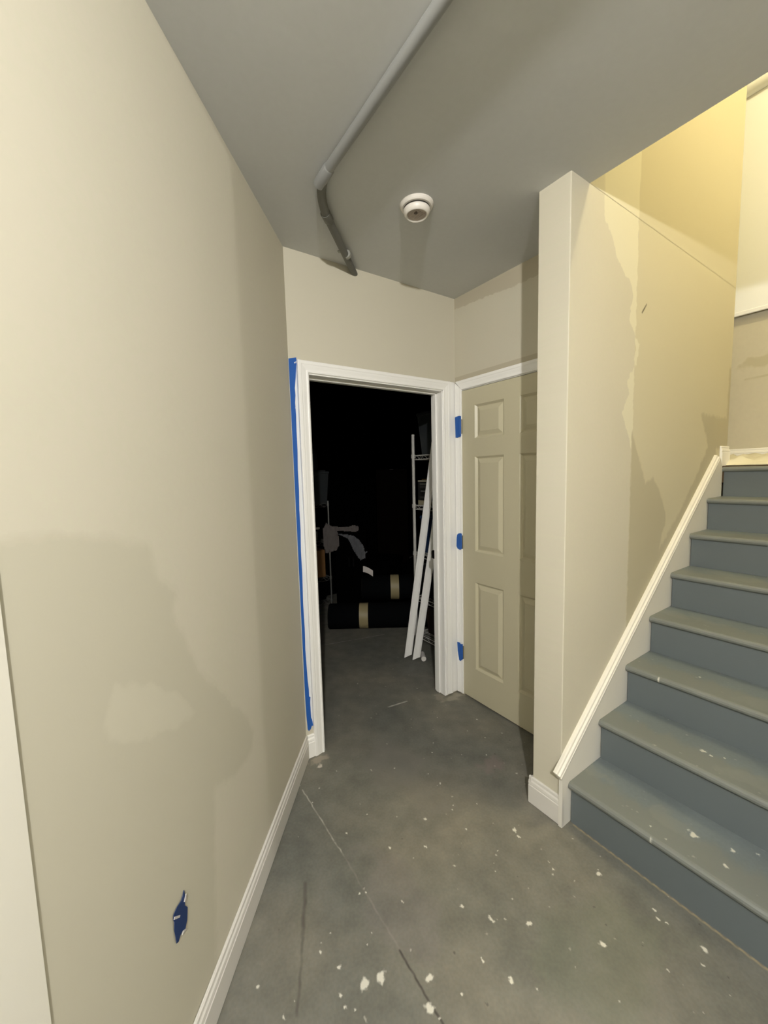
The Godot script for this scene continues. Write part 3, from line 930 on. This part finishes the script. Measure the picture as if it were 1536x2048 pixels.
	for i in 3:
		b = MB.new()
		b.slab(pts2(hp[i]), V3(0, 0, 0), Vector3.BACK, Vector3.UP, V3(-0.003, 0, 0))
		# the bulge of the knuckle under it
		b.tube([V3(-0.001, -0.046, 0.019), V3(-0.001, 0.046, 0.019)], 0.0062, 12)
		var h := build(b, "hinge_tape", M.tape)
		h.position = V3(XD - 0.0165, hy[i], -1.851)
		tag(h, hl[i], "tape", "blue tape over the closed door's hinges")
	# torn diamond of tape low on the left wall
	t = thing("torn_tape", "torn diamond shaped scrap of blue tape low on the left wall", "tape", LD * 0.825 + LN * -0.573 + V3(0, 0.455, 0))
	o = t.position
	b = MB.new()
	var dp := pts2("0.843,0.500 0.838,0.492 0.831,0.486 0.815,0.489 0.799,0.486 0.797,0.476 0.800,0.465 0.797,0.448 0.800,0.428 0.801,0.409 0.808,0.405 0.816,0.412 0.826,0.411 0.836,0.404 0.846,0.416 0.851,0.444 0.845,0.455 0.841,0.461 0.846,0.479")
	b.slab(dp, LN * -0.5728 - o, LD, Vector3.UP, LN * 0.0016)
	build(b, "tape_scrap", mat(Color(0.05, 0.17, 0.37), 0.6), t)
	for q in ["0.7965,0.477 0.800,0.4805 0.819,0.462 0.816,0.459", "0.838,0.474 0.842,0.470 0.847,0.473 0.848,0.485 0.843,0.480", "0.826,0.411 0.836,0.404 0.840,0.398 0.832,0.403 0.820,0.406"]:
		b = MB.new()
		b.slab(pts2(q), LN * -0.5714 - o, LD, Vector3.UP, LN * 0.002)
		build(b, "torn_edge", mat(Color(0.76, 0.74, 0.72), 0.7), t)

# ------------------------------------------------------------------ the dark storage room
func bin(called: String, label: String, at: Vector3, s: Vector3, m: Material, turn := 0.0, grp := "") -> Node3D:
	var t := thing(called, label, "storage bin", at, grp)
	t.rotation.y = turn
	var b := MB.new()
	var n := b.tg.size()
	var w0 := s * V3(0.43, 0, 0.43)
	var w1 := s * V3(0.48, 1, 0.48)
	var lo: Array[Vector3] = [V3(-w0.x, 0, -w0.z), V3(w0.x, 0, -w0.z), V3(w0.x, 0, w0.z), V3(-w0.x, 0, w0.z)]
	var hi: Array[Vector3] = [V3(-w1.x, s.y * 0.9, -w1.z), V3(w1.x, s.y * 0.9, -w1.z), V3(w1.x, s.y * 0.9, w1.z), V3(-w1.x, s.y * 0.9, w1.z)]
	for k in 4:
		b.quad(lo[k], hi[k], hi[(k + 1) % 4], lo[(k + 1) % 4])
	b.quad(lo[0], lo[1], lo[2], lo[3]); b.quad(hi[3], hi[2], hi[1], hi[0])
	b.close_from(n)
	build(b, "bin_body", m, t)
	b = MB.new()
	b.box(V3(0, s.y * 0.93, 0), V3(s.x, s.y * 0.08, s.z), 0.008)
	b.box(V3(0, s.y * 0.985, 0), V3(s.x * 0.86, s.y * 0.03, s.z * 0.86), 0.004)
	var lid := build(b, "lid", m, t)
	for sg in [-1, 1]:
		b = MB.new()
		b.box(V3(0, s.y * 0.90, sg * s.z * 0.5), V3(s.x * 0.3, s.y * 0.10, 0.012), 0.003)
		build(b, "latch", m, lid)
	return t

func wire_shelf(t: Node3D, sx: float, sz: float, hs: Array, ph: float, m: Material, pr: float) -> void:
	for x in [0.0, sx]:
		for z in [0.0, sz]:
			var b := MB.new()
			b.tube([V3(x, 0, z), V3(x, ph, z)], pr, 10)
			for h: float in hs:
				b.tube([V3(x, h - 0.02, z), V3(x, h + 0.012, z)], pr * 1.35, 10)
			build(b, "post", m, t)
	for h: float in hs:
		var b := MB.new()
		for dy in [0.0, -0.032]:
			b.tube([V3(0, h + dy, 0), V3(sx, h + dy, 0), V3(sx, h + dy, sz), V3(0, h + dy, sz), V3(0, h + dy, 0)], 0.0035, 6)
		# zigzag truss between the two rails
		for side in 4:
			var A: Vector3 = [V3(0, h, 0), V3(sx, h, 0), V3(sx, h, sz), V3(0, h, sz)][side]
			var B: Vector3 = [V3(sx, h, 0), V3(sx, h, sz), V3(0, h, sz), V3(0, h, 0)][side]
			var n := int(A.distance_to(B) / 0.045)
			var zz: Array = []
			for k in n + 1:
				zz.append(A.lerp(B, k / float(n)) + V3(0, -0.032 if k % 2 else 0.0, 0))
			b.tube(zz, 0.002, 5)
		var nw := int(sz / 0.026)
		for k in range(1, nw):
			b.tube([V3(0, h + 0.004, sz * k / nw), V3(sx, h + 0.004, sz * k / nw)], 0.0018, 5)
		for k in 3:
			b.tube([V3(sx * (k + 0.5) / 3, h - 0.001, 0), V3(sx * (k + 0.5) / 3, h - 0.001, sz)], 0.003, 5)
		build(b, "wire_shelf", m, t)

func storage() -> void:
	# wire rack on the right
	var t := thing("wire_rack", "pale wire shelving rack just inside the dark storage room on the right", "shelf", V3(2.135, 0, -2.685))
	wire_shelf(t, 0.46, 0.62, [0.085, 0.415, 0.808, 1.222, 1.645], 1.825, M.white_metal, 0.0135)
	var grp := "bins on the storage racks"
	bin("storage_bin", "grey lidded bin on the top shelf of the pale wire rack", V3(2.38, 1.651, -2.39), V3(0.46, 0.36, 0.54), M.bin, 0, grp)
	bin("storage_bin", "blue lidded bin on the middle shelf of the pale wire rack", V3(2.38, 0.814, -2.39), V3(0.44, 0.33, 0.52), M.blue_bin, 0, grp)
	bin("storage_bin", "dark lidded bin on the fourth shelf of the pale wire rack", V3(2.38, 0.421, -2.39), V3(0.44, 0.30, 0.52), mat(Color(0.10, 0.10, 0.11), 0.5), 0, grp)
	bin("storage_bin", "dark brown lidded bin on the lowest shelf of the pale wire rack", V3(2.39, 0.091, -2.39), V3(0.42, 0.27, 0.5), mat(Color(0.14, 0.09, 0.06), 0.5), 0, grp)
	t = thing("printed_box", "black and cream printed cardboard box on the second shelf of the pale wire rack", "box", V3(2.30, 1.228, -2.46))
	var b := MB.new()
	b.box(V3(0, 0.105, 0), V3(0.28, 0.21, 0.40), 0.002)
	b.uvf = func(p: Vector3, _n: Vector3) -> Vector2: return Vector2((p.z + 0.2) / 0.4, (0.21 - p.y) / 0.21)
	build(b, "carton", M.print_box, t)
	b = MB.new()
	b.box(V3(0.01, 0.216, 0.015), V3(0.26, 0.004, 0.37))
	build(b, "top_flap", mat(Color(0.42, 0.33, 0.18), 0.8), t)
	# two lengths of white casing leaning on it
	var grp2 := "white trim lengths leaning in the storage room"
	var tr := [[V3(1.876, 0.004, -2.476), V3(2.088, 1.66, -2.360), "longer left white trim length leaning on the wire rack inside the dark room"], [V3(1.905, 0.004, -2.405), V3(2.092, 1.62, -2.235), "right white trim length leaning on the wire rack nearest the doorway's jamb"]]
	for k in 2:
		var p0: Vector3 = tr[k][0]
		var p1: Vector3 = tr[k][1]
		var d := (p1 - p0).normalized()
		var face := V3(-0.80, 0, 0.60)
		face = (face - d * face.dot(d)).normalized()
		var side := d.cross(face).normalized()
		t = thing("trim_length", tr[k][2], "trim board", p0, grp2)
		b = MB.new()
		b.strip(CAS, side * 0.028 + d * 0.04, side * 0.028 + d * (2.10 - 0.06 * k), -side, face, -0.7, 0)
		build(b, "moulding", M.trim, t)
	t = thing("pipe_offcut", "short white plastic pipe offcut lying at the foot of the leaning trim", "pipe", V3(1.965, 0.021, -2.41))
	b = MB.new()
	b.tube([V3(-0.02, 0, 0.05), V3(0.03, 0, -0.03)], 0.02, 14)
	build(b, "tube", M.plastic, t)
	# foam rolls on the floor
	var ax := V3(0.826, 0, 0.563)
	var fwd := V3(0.559, 0, -0.829)
	var grp3 := "rolls of black foam tied with tan tape"
	var rolls := [[V3(1.585, 0.122, -3.345) + fwd * 0.13, 1.10, 0.121, 0.30, "lower roll of black foam on the floor tied with tan tape"], [V3(1.93, 0.335, -3.28) + fwd * 0.22, 0.95, 0.125, 0.29, "upper roll of black foam lying on the first one, tied with tan tape"]]
	for q in rolls:
		var p: Vector3 = q[0]
		t = thing("foam_roll", q[4], "foam roll", V3(p.x, 0.0 if p.y < 0.2 else p.y - 0.125, p.z), grp3)
		var up := V3(0, p.y - t.position.y, 0)
		b = MB.new()
		var R: float = q[2]
		b.tube([up, up + ax * 0.008, up + ax * (q[1] - 0.008), up + ax * q[1]], [R - 0.008, R, R, R - 0.008], 36)
		build(b, "roll", M.foam, t)
		b = MB.new()
		# spiral of the rolled sheet on the near end
		var sp: Array = []
		for k in 60:
			var a := k * 0.42
			var r2 := R * (0.15 + 0.8 * k / 60.0)
			sp.append(up - ax * 0.001 + V3(0, sin(a) * r2, 0) + ax.cross(Vector3.UP) * cos(a) * r2)
		b.tube(sp, 0.003, 5)
		build(b, "sheet_edge", mat(Color(0.10, 0.10, 0.105), 0.8), t)
		b = MB.new()
		b.tube([up + ax * q[3], up + ax * (q[3] + 0.085)], R + 0.0012, 36)
		build(b, "tape_band", M.strap, t)
	# chrome rack on the left with its carton and bin
	t = thing("chrome_rack", "thin chrome wire rack half hidden behind the doorway's left casing", "shelf", V3(1.46, 0, -4.36))
	wire_shelf(t, 0.455, 0.45, [0.12, 0.38, 0.78, 1.19], 1.225, M.chrome, 0.009)
	tag(t, t.get_meta("label"), "shelf")
	bin("storage_bin", "grey lidded bin on top of the thin chrome rack", V3(1.72, 1.196, -4.10), V3(0.40, 0.36, 0.42), M.bin, 0.25, grp)
	var blk := mat(Color(0.012, 0.012, 0.013), 0.9, 0, 0.1)  # for the added bins that darken gaps where lit floor would show
	bin("storage_bin", "added black lidded bin darkening the lowest shelf of the thin chrome rack", V3(1.69, 0.126, -4.13), V3(0.42, 0.22, 0.40), blk, 0, grp)
	bin("storage_bin", "added black lidded bin hiding lit floor behind the black cabinet", V3(2.12, 0, -4.62), V3(0.60, 0.46, 0.42), blk, 0.0, grp)
	bin("storage_bin", "added black lidded bin hiding lit floor between the black cabinet and the tall carton", V3(2.72, 0, -4.12), V3(0.52, 0.46, 0.44), blk, 0.6, grp)
	bin("storage_bin", "added black lidded bin hiding lit floor behind the wire rack's far post", V3(3.02, 0, -3.62), V3(0.50, 0.46, 0.44), blk, 0.6, grp)
	t = thing("cardboard_box", "brown cardboard box on the chrome rack beside the white cloth", "box", V3(1.69, 0.386, -4.12))
	b = MB.new()
	b.box(V3(0, 0.15, 0), V3(0.36, 0.30, 0.36), 0.003)
	build(b, "carton", M.card, t)
	b = MB.new()
	b.box(V3(0, 0.301, 0), V3(0.05, 0.002, 0.36))
	build(b, "packing_tape", mat(Color(0.55, 0.43, 0.24), 0.4), t)
	t = thing("jar", "small dark glass jar with a pale lid on the chrome rack above the cardboard box", "jar", V3(1.80, 0.788, -3.99))
	b = MB.new()
	b.lathe([Vector2(0, 0), Vector2(0.045, 0), Vector2(0.048, 0.02), Vector2(0.048, 0.11), Vector2(0.036, 0.13), Vector2(0, 0.13)], Vector3.ZERO, 20)
	build(b, "glass", mat(Color(0.06, 0.07, 0.07), 0.1), t)
	b = MB.new()
	b.lathe([Vector2(0, 0.13), Vector2(0.04, 0.13), Vector2(0.04, 0.15), Vector2(0, 0.15)], Vector3.ZERO, 20, Basis(), 100)
	build(b, "lid", M.plastic, t)
	t = thing("jug", "pale plastic jug standing on the grey bin on the chrome rack", "jug", V3(1.80, 1.558, -4.06))
	b = MB.new()
	b.lathe([Vector2(0, 0), Vector2(0.06, 0), Vector2(0.075, 0.03), Vector2(0.075, 0.17), Vector2(0.05, 0.22), Vector2(0.02, 0.24), Vector2(0.02, 0.26), Vector2(0, 0.26)], Vector3.ZERO, 20)
	build(b, "jug_body", mat(Color(0.18, 0.20, 0.24), 0.4), t)
	b = MB.new()
	b.lathe([Vector2(0, 0.26), Vector2(0.024, 0.26), Vector2(0.024, 0.285), Vector2(0, 0.285)], Vector3.ZERO, 16, Basis(), 100)
	build(b, "cap", mat(Color(0.5, 0.5, 0.48), 0.4), t)
	# black cabinet with white cloths hung over its top
	var cb := Basis(ax, Vector3.UP, -fwd)
	t = thing("black_cabinet", "tall black cabinet behind the foam rolls under the white cloths", "cabinet", V3(2.16, 0, -3.95))
	t.basis = cb
	b = MB.new()
	b.box(V3(0.055, 0.45, 0.08), V3(0.35, 0.90, 0.24), 0.006)
	build(b, "body", mat(Color(0.008, 0.008, 0.008), 0.8, 0, 0.1), t)
	for k in 2:
		b = MB.new()
		b.box(V3(-0.032 + 0.174 * k, 0.46, 0.206), V3(0.168, 0.82, 0.014), 0.004)
		var dr := build(b, "cabinet_door", mat(Color(0.008, 0.008, 0.008), 0.8, 0, 0.1), t)
		b = MB.new()
		b.tube([V3(0.03 + 0.05 * k, 0.5, 0.216), V3(0.03 + 0.05 * k, 0.6, 0.216)], 0.005, 8)
		build(b, "handle", mat(Color(0.05, 0.05, 0.05), 0.4, 0.5), dr)
	var cl := [["-0.235,0.925 -0.20,0.99 -0.15,0.955 -0.07,0.945 0.03,0.94 0.10,0.96 0.145,0.945 0.150,0.905 0.115,0.885 0.02,0.895 -0.085,0.905 -0.065,0.82 -0.07,0.74 -0.10,0.69 -0.19,0.665 -0.215,0.66 -0.235,0.75", "white cloth draped over the left front edge of the black cabinet"], ["-0.075,0.870 0.02,0.862 0.09,0.845 0.15,0.80 0.195,0.73 0.21,0.66 0.235,0.675 0.240,0.665 0.212,0.642 0.212,0.60 0.160,0.575 0.125,0.625 0.08,0.70 0.055,0.77 0.03,0.82 -0.03,0.845", "grey white sleeve shaped cloth hanging down the right front of the black cabinet"]]
	for k in 2:
		b = MB.new()
		var pp := pts2(cl[k][0])
		var base := V3(0, 0, 0.225 + 0.012 * k)
		var front: Array = []
		# puffed sheet: fine triangles inside the outline, folded by noise
		var nz := noise(90 + k, 5.0, 3)
		var cell := 0.008
		var lo := Vector2(-0.26, 0.55)
		for iy in 60:
			for ix in 66:
				var q := lo + Vector2(ix, iy) * cell
				if not Geometry2D.is_point_in_polygon(q + Vector2(cell, cell) * 0.5, pp): continue
				var c4: Array[Vector3] = []
				for dd in [Vector2(0, 0), Vector2(1, 0), Vector2(1, 1), Vector2(0, 1)]:
					var e: Vector2 = q + dd * cell
					c4.append(base + V3(e.x, e.y, 0.012 + 0.014 * nz.get_noise_2d(e.x * 4.0, e.y * 1.5)))
				b.quad(c4[0], c4[3], c4[2], c4[1], 1)
				var dz := V3(0, 0, -0.006)
				b.quad(c4[0] + dz, c4[1] + dz, c4[2] + dz, c4[3] + dz, 2)
		var o := build(b, "cloth", [M.cloth, mat(Color(0.385, 0.39, 0.40), 0.9)][k])
		o.transform = Transform3D(cb, V3(2.16, 0, -3.95))
		tag(o, cl[k][1], "cloth")
	# scrap of paper on the upper roll
	b = MB.new()
	for i in 6:
		var x0 := -0.05 + 0.0167 * i
		var h0 := 0.05 * pow((i) / 6.0, 1.6)
		var h1 := 0.05 * pow((i + 1) / 6.0, 1.6)
		b.quad(V3(x0, 0.05 - h0, 0.0), V3(x0 + 0.0167, 0.05 - h1, 0.0), V3(x0 + 0.0167, 0.0 - h1, 0.04), V3(x0, 0.0 - h0, 0.04), 1)
		b.quad(V3(x0, 0.048 - h0, -0.002), V3(x0, -0.002 - h0, 0.038), V3(x0 + 0.0167, -0.002 - h1, 0.038), V3(x0 + 0.0167, 0.048 - h1, -0.002), 2)
	var pa := build(b, "paper_scrap", mat(Color(0.86, 0.83, 0.80), 0.8))
	pa.transform = Transform3D(cb, V3(2.10, 0.513, -3.42))
	tag(pa, "curled white paper scrap lying on the upper roll of black foam", "paper")
	# tall dark carton at the very back
	t = thing("moving_box", "tall dark brown carton standing at the back of the storage room", "box", V3(3.22, 0, -4.55))
	t.basis = cb
	b = MB.new()
	b.box(V3(0, 0.78, 0), V3(0.42, 1.56, 0.40), 0.004)
	build(b, "carton", mat(Color(0.045, 0.03, 0.02), 0.9, 0, 0.1), t)
	b = MB.new()
	b.box(V3(0, 1.56, 0), V3(0.05, 0.003, 0.402))
	build(b, "packing_tape", mat(Color(0.12, 0.09, 0.05), 0.5), t)
